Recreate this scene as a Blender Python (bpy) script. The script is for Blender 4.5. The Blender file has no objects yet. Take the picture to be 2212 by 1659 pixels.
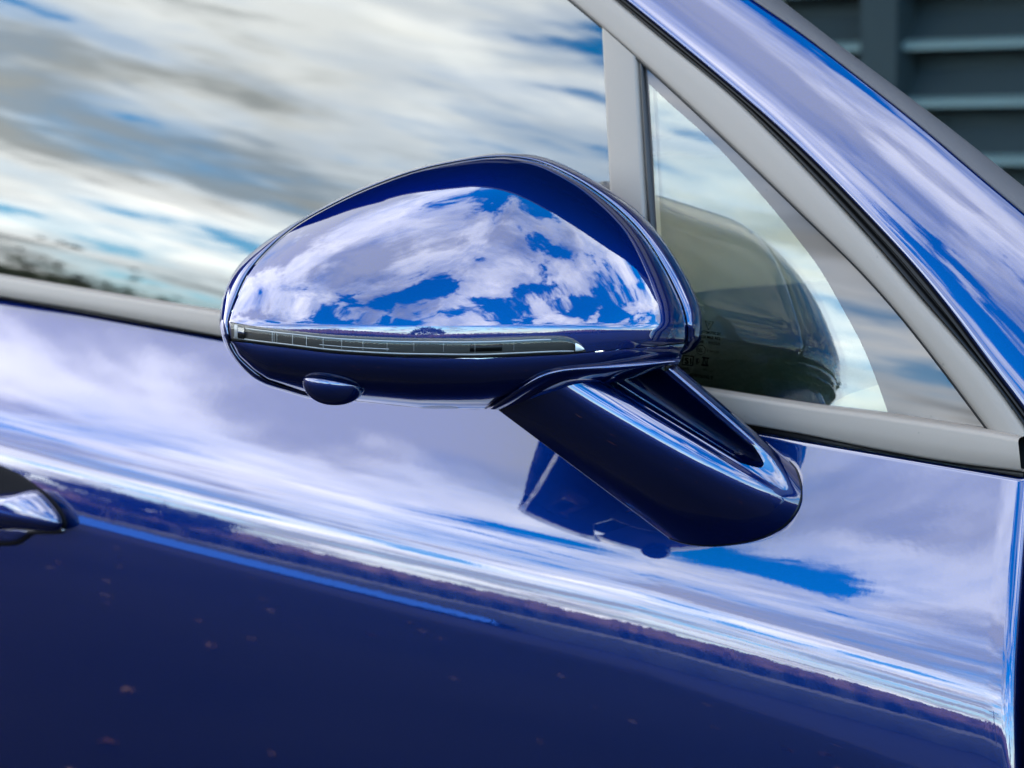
import bpy, bmesh, math, random
import numpy as np
from mathutils import Vector

random.seed(7)
np.random.seed(7)
S = bpy.context.scene
COL = S.collection
R = math.radians

# ------------------------------------------------------------------ camera
TH, PITCH, H, ZC, F = R(37), R(5), 1.20, 1.15, 5436.0      # F: focal length in units of a 2212 px wide frame
FW = Vector((-math.sin(TH)*math.cos(PITCH), math.cos(TH)*math.cos(PITCH), -math.sin(PITCH)))
RT = Vector((math.cos(TH), math.sin(TH), 0))
UP = RT.cross(FW)
CAMP = Vector((0, -H, ZC))
cam = bpy.data.cameras.new('camera')
cam.lens = 36*F/2212
cam.sensor_width = 36
cam.clip_start, cam.clip_end = 0.05, 3000
cam.dof.use_dof = True
cam.dof.focus_distance = 1.31
cam.dof.aperture_fstop = 13
co = bpy.data.objects.new('camera', cam)
COL.objects.link(co)
co.location = CAMP
co.rotation_euler = (math.pi/2-PITCH, 0, TH)
S.camera = co

# ------------------------------------------------------------------ world, sun, exposure
SUN_EL, SUN_AZ = R(34), R(115)          # sun behind the building, on the far side of the car
W = bpy.data.worlds.new('World')
S.world = W
W.use_nodes = True
wn, wl = W.node_tree.nodes, W.node_tree.links
wn.clear()


def N(tree, t, **kw):
    n = tree.nodes.new(t)
    for k, v in kw.items():
        if k == 'ins':
            for i, x in v.items():
                n.inputs[i].default_value = x
        else:
            setattr(n, k, v)
    return n


def math_node(tree, op, a, b=None, clamp=False):
    n = tree.nodes.new('ShaderNodeMath')
    n.operation = op
    n.use_clamp = clamp
    for i, x in enumerate((a, b)):
        if x is None:
            continue
        if hasattr(x, 'links') or hasattr(x, 'is_output'):
            tree.links.new(x, n.inputs[i])
        else:
            n.inputs[i].default_value = x
    return n.outputs[0]


def ramp(tree, src, stops, interp='EASE'):
    n = tree.nodes.new('ShaderNodeValToRGB')
    n.color_ramp.interpolation = interp
    e = n.color_ramp.elements
    while len(e) < len(stops):
        e.new(0.5)
    for k, (p, c) in enumerate(stops):
        e[k].position = p
        e[k].color = (c, c, c, 1) if not isinstance(c, tuple) else (*c, 1)
    tree.links.new(src, n.inputs[0])
    return n.outputs[0]


def build_world():
    t = W.node_tree
    sky = N(t, 'ShaderNodeTexSky', sky_type='NISHITA', sun_disc=False, sun_elevation=SUN_EL,
            sun_rotation=math.pi/2-SUN_AZ, air_density=1.0, dust_density=0.3, ozone_density=2.5)
    hs = N(t, 'ShaderNodeHueSaturation', ins={'Saturation': 1.5, 'Value': 1.5})
    t.links.new(sky.outputs[0], hs.inputs['Color'])
    tc = N(t, 'ShaderNodeTexCoord')
    sep = N(t, 'ShaderNodeSeparateXYZ')
    t.links.new(tc.outputs['Generated'], sep.inputs[0])
    x, y, z = sep.outputs
    zz = math_node(t, 'ADD', math_node(t, 'MAXIMUM', z, 0.0), 0.10)
    cx = math_node(t, 'DIVIDE', x, zz)
    cy = math_node(t, 'DIVIDE', y, zz)
    cmb = N(t, 'ShaderNodeCombineXYZ')
    t.links.new(cx, cmb.inputs[0])
    t.links.new(cy, cmb.inputs[1])
    cmb.inputs[2].default_value = 3.7

    def noise(scale, detail, rough, dist, off):
        mp = N(t, 'ShaderNodeMapping')
        mp.inputs['Location'].default_value = off
        mp.inputs['Scale'].default_value = (1.0, 1.0, 1.0)
        t.links.new(cmb.outputs[0], mp.inputs[0])
        n = N(t, 'ShaderNodeTexNoise', ins={'Scale': scale, 'Detail': detail, 'Roughness': rough, 'Distortion': dist})
        t.links.new(mp.outputs[0], n.inputs['Vector'])
        return n.outputs['Fac']
    a = noise(1.9, 14, 0.60, 0.2, (3.5, 41.6, 0))
    b = noise(0.9, 10, 0.55, 0.3, (9, 9, 2))
    # the sky is opener towards the front of the car
    fr = math_node(t, 'ADD', math_node(t, 'MULTIPLY', x, 0.85), math_node(t, 'MULTIPLY', y, -0.35))
    fr = math_node(t, 'MULTIPLY', math_node(t, 'MAXIMUM', fr, -0.8), 0.11)
    a2 = math_node(t, 'SUBTRACT', a, fr)
    # and more closed overhead than low down
    hi = math_node(t, 'MULTIPLY', math_node(t, 'MAXIMUM', math_node(t, 'SUBTRACT', z, 0.45), 0.0), 0.02)
    lowb = math_node(t, 'MULTIPLY', math_node(t, 'MAXIMUM', math_node(t, 'SUBTRACT', 0.10, z), 0.0), 0.9)
    a2 = math_node(t, 'ADD', math_node(t, 'ADD', a2, hi), lowb)
    cover = ramp(t, a2, [(0.40, 0.0), (0.455, 0.5), (0.53, 0.8), (0.62, 1.0)])
    c = noise(4.2, 9, 0.6, 0.3, (1.0, 5.0, 4))
    shade = ramp(t, math_node(t, 'ADD', math_node(t, 'ADD', math_node(t, 'MULTIPLY', a, 0.28), math_node(t, 'MULTIPLY', b, 0.54)), math_node(t, 'MULTIPLY', c, 0.18)),
                 [(0.41, (1.0, 0.99, 0.97)), (0.485, (0.60, 0.62, 0.65)), (0.56, (0.24, 0.26, 0.28))])
    br = N(t, 'ShaderNodeMix', data_type='RGBA', blend_type='MULTIPLY')
    br.inputs[0].default_value = 1.0
    t.links.new(shade, br.inputs[6])
    br.inputs[7].default_value = (16.0, 15.8, 15.2, 1)
    mx = N(t, 'ShaderNodeMix', data_type='RGBA')
    t.links.new(cover, mx.inputs[0])
    t.links.new(hs.outputs[0], mx.inputs[6])
    t.links.new(br.outputs[2], mx.inputs[7])
    bg = N(t, 'ShaderNodeBackground', ins={'Strength': 0.10})
    t.links.new(mx.outputs[2], bg.inputs[0])
    out = N(t, 'ShaderNodeOutputWorld')
    t.links.new(bg.outputs[0], out.inputs[0])


build_world()
sl = bpy.data.lights.new('sun', 'SUN')
sl.energy, sl.angle, sl.color = 2.5, R(0.6), (1.0, 0.95, 0.88)
so = bpy.data.objects.new('sun', sl)
COL.objects.link(so)
sdir = Vector((math.cos(SUN_AZ)*math.cos(SUN_EL), math.sin(SUN_AZ)*math.cos(SUN_EL), math.sin(SUN_EL)))
so.rotation_euler = sdir.to_track_quat('Z', 'Y').to_euler()
S.view_settings.view_transform = 'Standard'
S.view_settings.look = 'None'
S.view_settings.gamma = 1
S.view_settings.exposure = 3.42
S.cycles.max_bounces = 12
S.cycles.transparent_max_bounces = 16

# ------------------------------------------------------------------ helpers


def ray(px, py):
    return FW + RT*((px-1106)/F) + UP*((829.5-py)/F)


def P(px, py, depth):
    return CAMP + ray(px, py)*depth


def on_surf(px, py, f):
    """point of the surface Y = f(X, Z) that the ray meets"""
    d = ray(px, py)
    y = 0.0
    for _ in range(25):
        p = CAMP + d*((y-CAMP.y)/d.y)
        y = 0.5*y+0.5*f(p.x, p.z)
    return CAMP + d*((y-CAMP.y)/d.y)


def project(p):
    q = p-CAMP
    z = q.dot(FW)
    return 1106+F*q.dot(RT)/z, 829.5-F*q.dot(UP)/z


def curve(pts, n, closed=False):
    """Catmull-Rom resampling of a polyline of tuples to n points, even by length"""
    A = [np.array(p, float) for p in pts]
    m = len(A)
    dense = []
    segs = m if closed else m-1
    for i in range(segs):
        p1, p2 = A[i], A[(i+1) % m]
        p0 = A[i-1] if (i > 0 or closed) else 2*p1-p2
        p3 = A[(i+2) % m] if (i+2 < m or closed) else 2*p2-p1
        # centripetal parametrisation keeps uneven points from overshooting
        t1 = max(np.linalg.norm(p1-p0), 1e-9)**.5
        t2 = t1+max(np.linalg.norm(p2-p1), 1e-9)**.5
        t3 = t2+max(np.linalg.norm(p3-p2), 1e-9)**.5
        for k in range(24):
            t = t1+(t2-t1)*k/24
            a1 = (t1-t)/t1*p0+t/t1*p1
            a2 = (t2-t)/(t2-t1)*p1+(t-t1)/(t2-t1)*p2
            a3 = (t3-t)/(t3-t2)*p2+(t-t2)/(t3-t2)*p3
            b1 = (t2-t)/t2*a1+t/t2*a2
            b2 = (t3-t)/(t3-t1)*a2+(t-t1)/(t3-t1)*a3
            dense.append((t2-t)/(t2-t1)*b1+(t-t1)/(t2-t1)*b2)
    dense.append(A[0] if closed else A[-1])
    D = np.array(dense)
    L = np.concatenate([[0], np.cumsum(np.linalg.norm(np.diff(D, axis=0), axis=1))])
    q = np.linspace(0, L[-1], n+1 if closed else n)
    out = np.stack([np.interp(q, L, D[:, k]) for k in range(D.shape[1])], 1)
    return [tuple(r) for r in (out[:-1] if closed else out)]


def lin(pts, n):
    D = np.array(pts, float)
    L = np.concatenate([[0], np.cumsum(np.linalg.norm(np.diff(D, axis=0), axis=1))])
    q = np.linspace(0, L[-1], n)
    return [tuple(r) for r in np.stack([np.interp(q, L, D[:, k]) for k in range(D.shape[1])], 1)]


def mesh_obj(name, verts, faces, mat, parent=None, smooth=True, label=None, local=False):
    me = bpy.data.meshes.new(name)
    me.from_pydata([tuple(v) for v in verts], [], faces)
    me.validate()
    me.update()
    if smooth:
        me.shade_smooth()
    if mat:
        me.materials.append(mat)
    o = bpy.data.objects.new(name, me)
    COL.objects.link(o)
    if parent:
        o.parent = parent
        if not local:
            o.matrix_parent_inverse = parent.matrix_world.inverted()
    if label:
        o['label'] = label
    return o


def grid(rows, closed_u=False, closed_v=False, base=0, flip=False):
    n, m = len(rows), len(rows[0])
    v = [p for r in rows for p in r]
    f = []
    for i in range(n if closed_v else n-1):
        for j in range(m if closed_u else m-1):
            a, b = base+i*m+j, base+i*m+(j+1) % m
            c, d = base+((i+1) % n)*m+(j+1) % m, base+((i+1) % n)*m+j
            f.append((d, c, b, a) if flip else (a, b, c, d))
    return v, f


def face_camera(o):
    """turn the mesh so that most of its faces look out of the car"""
    bm = bmesh.new()
    bm.from_mesh(o.data)
    bmesh.ops.remove_doubles(bm, verts=bm.verts, dist=1e-6)
    bmesh.ops.recalc_face_normals(bm, faces=bm.faces)
    s = sum(f.normal.dot(CAMP-f.calc_center_median())*f.calc_area() for f in bm.faces)
    if s < 0:
        bmesh.ops.reverse_faces(bm, faces=bm.faces)
    bm.to_mesh(o.data)
    bm.free()
    return o


def loft(name, rows, mat, parent=None, closed_u=False, closed_v=False, label=None, sharp=None):
    v, f = grid(rows, closed_u, closed_v)
    o = face_camera(mesh_obj(name, v, f, mat, parent, label=label))
    if sharp:
        o.data.set_sharp_from_angle(angle=R(sharp))
    return o


def joined(name, parts, mat, parent=None, smooth=True, label=None, local=False):
    V, Fc = [], []
    for v, f in parts:
        b = len(V)
        V += [tuple(x) for x in v]
        Fc += [tuple(i+b for i in q) for q in f]
    return mesh_obj(name, V, Fc, mat, parent, smooth, label, local)


def box(x0, x1, y0, y1, z0, z1):
    v = [(x, y, z) for x in (x0, x1) for y in (y0, y1) for z in (z0, z1)]
    return v, [(0, 1, 3, 2), (4, 6, 7, 5), (0, 4, 5, 1), (2, 3, 7, 6), (0, 2, 6, 4), (1, 5, 7, 3)]


def rounded_box(name, x0, x1, y0, y1, z0, z1, r, mat, parent=None, rot=None, seg=3, label=None):
    bm = bmesh.new()
    v, f = box(x0, x1, y0, y1, z0, z1)
    bv = [bm.verts.new(p) for p in v]
    for q in f:
        bm.faces.new([bv[i] for i in q])
    bmesh.ops.bevel(bm, geom=bm.edges[:], offset=r, segments=seg, affect='EDGES', profile=0.5)
    bmesh.ops.recalc_face_normals(bm, faces=bm.faces)
    me = bpy.data.meshes.new(name)
    bm.to_mesh(me)
    bm.free()
    me.shade_smooth()
    me.materials.append(mat)
    o = bpy.data.objects.new(name, me)
    COL.objects.link(o)
    if rot:
        o.location, o.rotation_euler = rot
    if parent:
        o.parent = parent
        o.matrix_parent_inverse = parent.matrix_world.inverted()
    if label:
        o['label'] = label
    return o


def empty(name, loc, label, cat, group=None):
    o = bpy.data.objects.new(name, None)
    COL.objects.link(o)
    o.location = loc
    o['label'], o['category'] = label, cat
    if group:
        o['group'] = group
    bpy.context.view_layer.update()
    return o


# ------------------------------------------------------------------ materials


def material(name):
    m = bpy.data.materials.new(name)
    m.use_nodes = True
    t = m.node_tree
    return m, t, t.nodes['Principled BSDF']


def simple(name, col, rough=0.5, metal=0.0, coat=0.0, coat_ior=1.5, spec=0.5, noise=0.0, nscale=300, bump=0.0, bscale=900, specks=0.0):
    m, t, b = material(name)
    b.inputs['Base Color'].default_value = (*col, 1)
    b.inputs['Roughness'].default_value = rough
    b.inputs['Metallic'].default_value = metal
    b.inputs['Coat Weight'].default_value = coat
    b.inputs['Coat IOR'].default_value = coat_ior
    b.inputs['Coat Roughness'].default_value = 0.0
    b.inputs['Specular IOR Level'].default_value = spec
    tc = None
    if noise or bump or specks:
        tc = N(t, 'ShaderNodeTexCoord')
    if noise:
        n = N(t, 'ShaderNodeTexNoise', ins={'Scale': nscale, 'Detail': 4})
        t.links.new(tc.outputs['Object'], n.inputs['Vector'])
        mx = N(t, 'ShaderNodeMix', data_type='RGBA')
        mx.inputs[6].default_value = (*[c*(1-noise) for c in col], 1)
        mx.inputs[7].default_value = (*[c*(1+noise) for c in col], 1)
        t.links.new(n.outputs['Fac'], mx.inputs[0])
        t.links.new(mx.outputs[2], b.inputs['Base Color'])
    if specks:
        # sparse dried droplets and dust
        vo = N(t, 'ShaderNodeTexVoronoi', ins={'Scale': 130, 'Randomness': 1.0})
        t.links.new(tc.outputs['Object'], vo.inputs['Vector'])
        sc_ = N(t, 'ShaderNodeSeparateColor')
        t.links.new(vo.outputs['Color'], sc_.inputs[0])
        near = ramp(t, vo.outputs['Distance'], [(0.04, 1.0), (0.14, 0.0)])
        few = ramp(t, sc_.outputs[0], [(0.86, 0.0), (0.90, 1.0)])
        k = math_node(t, 'MULTIPLY', math_node(t, 'MULTIPLY', near, few), specks)
        md = N(t, 'ShaderNodeMix', data_type='RGBA')
        t.links.new(k, md.inputs[0])
        if b.inputs['Base Color'].is_linked:
            t.links.new(b.inputs['Base Color'].links[0].from_socket, md.inputs[6])
        else:
            md.inputs[6].default_value = (*col, 1)
        md.inputs[7].default_value = (*[c*0.35 for c in col], 1)
        t.links.new(md.outputs[2], b.inputs['Base Color'])
    if bump:
        n = N(t, 'ShaderNodeTexNoise', ins={'Scale': bscale, 'Detail': 3})
        t.links.new(tc.outputs['Object'], n.inputs['Vector'])
        bp = N(t, 'ShaderNodeBump', ins={'Strength': bump, 'Distance': 0.001})
        t.links.new(n.outputs['Fac'], bp.inputs['Height'])
        t.links.new(bp.outputs[0], b.inputs['Normal'])
    return m


def car_paint():
    m, t, b = material('blue_metallic_paint')
    tc = N(t, 'ShaderNodeTexCoord')
    vo = N(t, 'ShaderNodeTexNoise', ins={'Scale': 2600, 'Detail': 1})
    t.links.new(tc.outputs['Object'], vo.inputs['Vector'])
    mx = N(t, 'ShaderNodeMix', data_type='RGBA')
    mx.inputs[6].default_value = (0.0002, 0.0050, 0.036, 1)
    mx.inputs[7].default_value = (0.0005, 0.0084, 0.058, 1)
    t.links.new(vo.outputs['Fac'], mx.inputs[0])
    t.links.new(mx.outputs[2], b.inputs['Base Color'])
    b.inputs['Metallic'].default_value = 0.86
    b.inputs['Specular IOR Level'].default_value = 0.0
    b.inputs['Roughness'].default_value = 0.40
    b.inputs['Specular Tint'].default_value = (0.02, 0.08, 0.6, 1)
    b.inputs['Coat Weight'].default_value = 1.0
    b.inputs['Coat IOR'].default_value = 1.66
    b.inputs['Coat Roughness'].default_value = 0.0
    # faint orange peel in the lacquer
    n = N(t, 'ShaderNodeTexNoise', ins={'Scale': 210, 'Detail': 2})
    t.links.new(tc.outputs['Object'], n.inputs['Vector'])
    bp = N(t, 'ShaderNodeBump', ins={'Strength': 0.022, 'Distance': 0.0003})
    t.links.new(n.outputs['Fac'], bp.inputs['Height'])
    t.links.new(bp.outputs[0], b.inputs['Coat Normal'])
    return m


def pane_glass(name, tint, ior=1.5, gain=1.0):
    m = bpy.data.materials.new(name)
    m.use_nodes = True
    t = m.node_tree
    t.nodes.clear()
    fr = N(t, 'ShaderNodeFresnel', ins={'IOR': ior})
    tr = N(t, 'ShaderNodeBsdfTransparent', ins={'Color': (*tint, 1)})
    gl = N(t, 'ShaderNodeBsdfGlossy', ins={'Roughness': 0.0, 'Color': (0.97, 1.0, 0.98, 1)})
    mx = N(t, 'ShaderNodeMixShader')
    out = N(t, 'ShaderNodeOutputMaterial')
    t.links.new(math_node(t, 'MULTIPLY', fr.outputs[0], gain, True), mx.inputs[0])
    t.links.new(tr.outputs[0], mx.inputs[1])
    t.links.new(gl.outputs[0], mx.inputs[2])
    t.links.new(mx.outputs[0], out.inputs[0])
    return m


M = {}
M['paint'] = car_paint()
M['trim'] = simple('satin_grey_trim', (0.108, 0.091, 0.075), 0.5, 0.0, spec=0.3, specks=0.5, noise=0.05, nscale=1500, bump=0.05, bscale=2500)
M['black'] = simple('black_rubber', (0.0035, 0.0035, 0.0036), 0.45, spec=0.25, bump=0.1, bscale=1800)
M['recess_shade'] = simple('painted_recess_shade', (0.003, 0.003, 0.004), 0.7, spec=0.03)  # near-black sheet on the door skin, shade of the handle hollow as colour
M['gloss_black'] = simple('gloss_black_seal', (0.0015, 0.0015, 0.0015), 0.3, spec=0.12)
M['glass'] = pane_glass('side_glass', (0.10, 0.125, 0.12), 1.50, 1.5)
M['qglass'] = pane_glass('quarter_glass', (0.56, 0.58, 0.51), 1.50, 1.5)
M['wglass'] = pane_glass('windscreen_glass', (0.28, 0.35, 0.35), 1.50, 0.7)
M['frit'] = simple('ceramic_frit_glass', (0.032, 0.026, 0.023), 0.6, spec=0.0, coat=1.0, coat_ior=1.42, specks=0.7)
M['wfrit'] = simple('windscreen_edge_seal', (0.018, 0.017, 0.018), 0.6, spec=0.4, noise=0.2, nscale=900, bump=0.15, bscale=1600)
M['mirror'] = simple('silvered_mirror', (0.85, 0.86, 0.86), 0.02, 1.0)
M['lamp_dark'] = simple('smoked_lamp_body', (0.006, 0.0055, 0.005), 0.35, spec=0.3)
M['lamp_white'] = simple('pale_light_guide', (0.17, 0.17, 0.17), 0.25, 0.2)
M['tip_white'] = simple('painted_reflector_gleam', (0.42, 0.42, 0.41), 0.3, 0.1)  # pale colour stands in for the gleam of the lamp's end reflector
M['lamp_chrome'] = simple('lamp_chrome', (0.14, 0.14, 0.14), 0.12, 1.0)
M['clear'] = pane_glass('clear_lens', (0.93, 0.93, 0.92), 1.45, 0.35)
M['chrome'] = simple('bright_edge', (0.10, 0.10, 0.11), 0.15, 1.0)
M['leather'] = simple('dark_green_grey_leather', (0.085, 0.118, 0.110), 0.55, noise=0.25, nscale=160, bump=0.9, bscale=420)
M['beige'] = simple('beige_upholstery', (0.60, 0.48, 0.30), 0.7, noise=0.1, nscale=40, bump=0.3, bscale=300)
M['bluegrey'] = simple('blue_grey_trim', (0.030, 0.050, 0.062), 0.5)
M['cabin'] = simple('dark_cabin_trim', (0.010, 0.012, 0.013), 0.7)
M['print'] = simple('black_ceramic_print', (0.0008, 0.0008, 0.0008), 0.8, spec=0.0)

# ------------------------------------------------------------------ ground, hills (setting)


def build_setting():
    m, t, b = material('asphalt')
    tc = N(t, 'ShaderNodeTexCoord')
    n1 = N(t, 'ShaderNodeTexNoise', ins={'Scale': 140, 'Detail': 6})
    n2 = N(t, 'ShaderNodeTexNoise', ins={'Scale': 0.9, 'Detail': 5})
    for n in (n1, n2):
        t.links.new(tc.outputs['Object'], n.inputs['Vector'])
    s = math_node(t, 'ADD', math_node(t, 'MULTIPLY', n1.outputs['Fac'], 0.5), math_node(t, 'MULTIPLY', n2.outputs['Fac'], 0.5))
    c = ramp(t, s, [(0.35, (0.006, 0.0058, 0.006)), (0.65, (0.018, 0.016, 0.016))])
    t.links.new(c, b.inputs['Base Color'])
    b.inputs['Roughness'].default_value = 0.95
    b.inputs['Specular IOR Level'].default_value = 0.08
    g = mesh_obj('ground', [(-900, -900, 0), (900, -900, 0), (900, 900, 0), (-900, 900, 0)], [(0, 1, 2, 3)], m)
    g['kind'] = 'structure'
    # verge of pale dry grass beyond the lot, on the camera's side
    m2 = simple('dry_grass', (0.075, 0.066, 0.045), 0.95, noise=0.5, nscale=0.6)
    rows = [[(x, y+6*math.sin(x*.031), 0.02+0.02*k) for x in range(-400, 401, 20)] for k, y in enumerate((-150, -95, -62, -46))]
    v, f = grid(rows)
    o = mesh_obj('grass_verge', v, f, m2)
    o['kind'] = 'structure'
    # wooded ridge, bare brown woods
    m3, t, b = material('bare_woods')
    tc = N(t, 'ShaderNodeTexCoord')
    n1 = N(t, 'ShaderNodeTexNoise', ins={'Scale': 0.25, 'Detail': 8, 'Roughness': 0.7})
    t.links.new(tc.outputs['Object'], n1.inputs['Vector'])
    c0 = ramp(t, n1.outputs['Fac'], [(0.3, (0.050, 0.030, 0.036)), (0.55, (0.12, 0.066, 0.055)), (0.75, (0.20, 0.095, 0.055))])
    # colour darkens towards the foot of the slope
    sp = N(t, 'ShaderNodeSeparateXYZ')
    t.links.new(tc.outputs['Object'], sp.inputs[0])
    zz = math_node(t, 'ADD', math_node(t, 'MULTIPLY', sp.outputs[2], 0.1), math_node(t, 'MULTIPLY', n1.outputs['Fac'], 0.5))
    fx = ramp(t, zz, [(0.55, 0.0), (0.85, 1.0)])
    mxr = N(t, 'ShaderNodeMix', data_type='RGBA')
    t.links.new(fx, mxr.inputs[0])
    mxr.inputs[6].default_value = (0.010, 0.014, 0.012, 1)
    t.links.new(c0, mxr.inputs[7])
    c = mxr.outputs[2]
    t.links.new(c, b.inputs['Base Color'])
    b.inputs['Roughness'].default_value = 1
    rng = np.random.RandomState(3)
    xs = np.linspace(-350, 350, 1100)

    def ridge(x):
        h = 9+3.0*math.sin(x*.011+1)+2.0*math.sin(x*.027+2.2)+1.0*math.sin(x*.07)
        if x < -60:
            h += min(9, (-60-x)*.06)
        if 60 < x < 190:
            h -= min(5.0, (x-60)*.035)
        if x >= 190:
            h += min(7.0, (x-190)*.16)-4.5
        return max(h, 3.5)
    rows = []
    for k, (rd, fr) in enumerate(((170, 0.0), (172, .45), (180, .75), (195, .95), (215, 1.0), (260, .6))):
        row = []
        for x in xs:
            az = R(-90+x*.36)
            r = rd+rng.uniform(-2, 2)
            row.append((r*math.cos(az), r*math.sin(az), max(0, ridge(x)*fr*(1+(rng.uniform(-.13, .13) if k > 0 else 0)))-0.1))
        rows.append(row)
    v, f = grid(rows)
    o = mesh_obj('wooded_ridge', v, f, m3)
    o['kind'] = 'structure'
    # fallen leaves near the car
    ml, t, b = material('fallen_leaf')
    oi = N(t, 'ShaderNodeTexCoord')
    n1 = N(t, 'ShaderNodeTexNoise', ins={'Scale': 3, 'Detail': 2})
    t.links.new(oi.outputs['Object'], n1.inputs['Vector'])
    c = ramp(t, n1.outputs['Fac'], [(0.3, (0.20, 0.05, 0.015)), (0.7, (0.45, 0.18, 0.04))])
    t.links.new(c, b.inputs['Base Color'])
    V, Fc = [], []
    for _ in range(300):
        x, y = random.uniform(-6, 3), random.uniform(-6, -0.3)
        r, a = random.uniform(.006, .024), random.uniform(0, 6.28)
        k = len(V)
        V += [(x+r*math.cos(a), y+r*math.sin(a), .006), (x+.5*r*math.cos(a+1.4), y+.5*r*math.sin(a+1.4), .018),
              (x-r*math.cos(a), y-r*math.sin(a), .008), (x+.5*r*math.cos(a-1.4), y+.5*r*math.sin(a-1.4), .014)]
        Fc.append((k, k+1, k+2, k+3))
    o = mesh_obj('fallen_leaves', V, Fc, ml, smooth=False)
    o['kind'] = 'stuff'


build_setting()


def low_things():
    hm = simple('clipped_dark_hedge', (0.012, 0.016, 0.008), 0.9, noise=0.6, nscale=5)
    rng = np.random.RandomState(5)
    xs = np.linspace(-26, 16, 260)
    rows = []
    for y, z in ((-15.2, 0), (-15.1, .38), (-15.3, .62), (-15.9, .66), (-16.2, .3), (-16.2, 0)):
        rows.append([(x, y+rng.normal(0, .05), max(0, z+(rng.normal(0, .035) if z > 0 else 0))) for x in xs])
    v, f = grid(rows)
    o = mesh_obj('low_hedge', v, f, hm)
    o['label'], o['category'] = 'long low dark hedge mirrored as a dark line in the car door', 'hedge'
    bm_ = simple('blue_board', (0.01, 0.12, 0.55), 0.5, noise=0.1, nscale=1)
    hv = [(-19.0, -14.6, .05), (-12.0, -15.0, .10), (-19.0, -14.6, .66), (-12.0, -15.0, .30), (-19.0, -14.55, .05), (-12.0, -14.95, .10), (-19.0, -14.55, .66), (-12.0, -14.95, .30)]  # blue board added out of view so the door mirrors a blue streak
    joined_ = joined('added_blue_board', [(hv, [(0, 1, 3, 2), (5, 4, 6, 7), (4, 0, 2, 6), (1, 5, 7, 3), (2, 3, 7, 6), (4, 5, 1, 0)])], bm_, None, smooth=False)
    joined_['label'], joined_['category'] = 'low blue hoarding added for the blue streak mirrored beside the door handle', 'board'


low_things()

# ------------------------------------------------------------------ building on the far side of the car


def build_building():
    wallm = simple('grey_cladding', (0.045, 0.052, 0.054), 0.7, noise=0.2, nscale=3)
    slatm = simple('pale_louvre_metal', (0.30, 0.335, 0.32), 0.5, 0.2, noise=0.1, nscale=6)
    darkm = simple('dark_soffit', (0.035, 0.036, 0.038), 0.8, noise=0.2, nscale=2)
    b = empty('building', (-6, 4.6, 0), 'grey building with louvred front, reflected in the windscreen of the blue car', 'building')
    joined('wall', [box(-14, 2.6, 4.5, 9.0, 0, 5.4)], wallm, b, smooth=False)
    pl = [(-14, .66), (-2.2, .66), (-1.4, .69), (-.8, .77), (-.3, .90), (.15, 1.08), (.6, 1.34), (1.0, 1.66), (1.35, 2.05), (1.65, 2.55), (1.85, 3.2), (1.95, 4.5), (-14, 4.5)]
    n_ = len(pl)
    joined('canopy', [([(x, y, 4.42) for x, y in pl]+[(x, y, 4.66) for x, y in pl],
                       [tuple(range(n_))[::-1], tuple(range(n_, 2*n_))]+[(i, (i+1) % n_, (i+1) % n_+n_, i+n_) for i in range(n_)])], darkm, b, smooth=False)
    # louvred shutters between posts along the wall
    bv, bf = box(-.05, .05, -.05, .05, .35, 4.42)
    pm = bpy.data.meshes.new('post')
    pm.from_pydata(bv, [], bf)
    pm.materials.append(wallm)
    L = 1.40
    sv, sf = [], []
    for q in (((-.030, -.004), (-.028, -.022), (.00, -.014), (-.002, .006)), ((-.002, .004), (.004, -.004), (.058, .066), (.052, .070))):
        k = len(sv)
        sv += [(x, y, z) for x in (0, L) for y, z in q]
        sf += [tuple(i+k for i in f) for f in ((0, 1, 2, 3), (7, 6, 5, 4), (0, 4, 5, 1), (1, 5, 6, 2), (2, 6, 7, 3), (3, 7, 4, 0))]
    sm = bpy.data.meshes.new('louvre_slat')
    sm.from_pydata(sv, [], sf)
    sm.materials.append(slatm)
    sm.materials.append(wallm)
    for p_ in sm.polygons:
        p_.material_index = 0 if p_.index < 6 else 1
    for n_ in range(5):
        x = -6.06+1.5*n_
        o = bpy.data.objects.new('post', pm)
        COL.objects.link(o)
        o.parent = b
        o.location = (x+6, 4.42-4.6, 0)
        if n_ == 4:
            continue
        for k in range(24):
            q = bpy.data.objects.new('louvre_slat', sm)
            COL.objects.link(q)
            q.parent = b
            q.location = (x+.05+6, 4.43-4.6, .60+k*.142)


build_building()

# ------------------------------------------------------------------ trees on the camera's side


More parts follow.
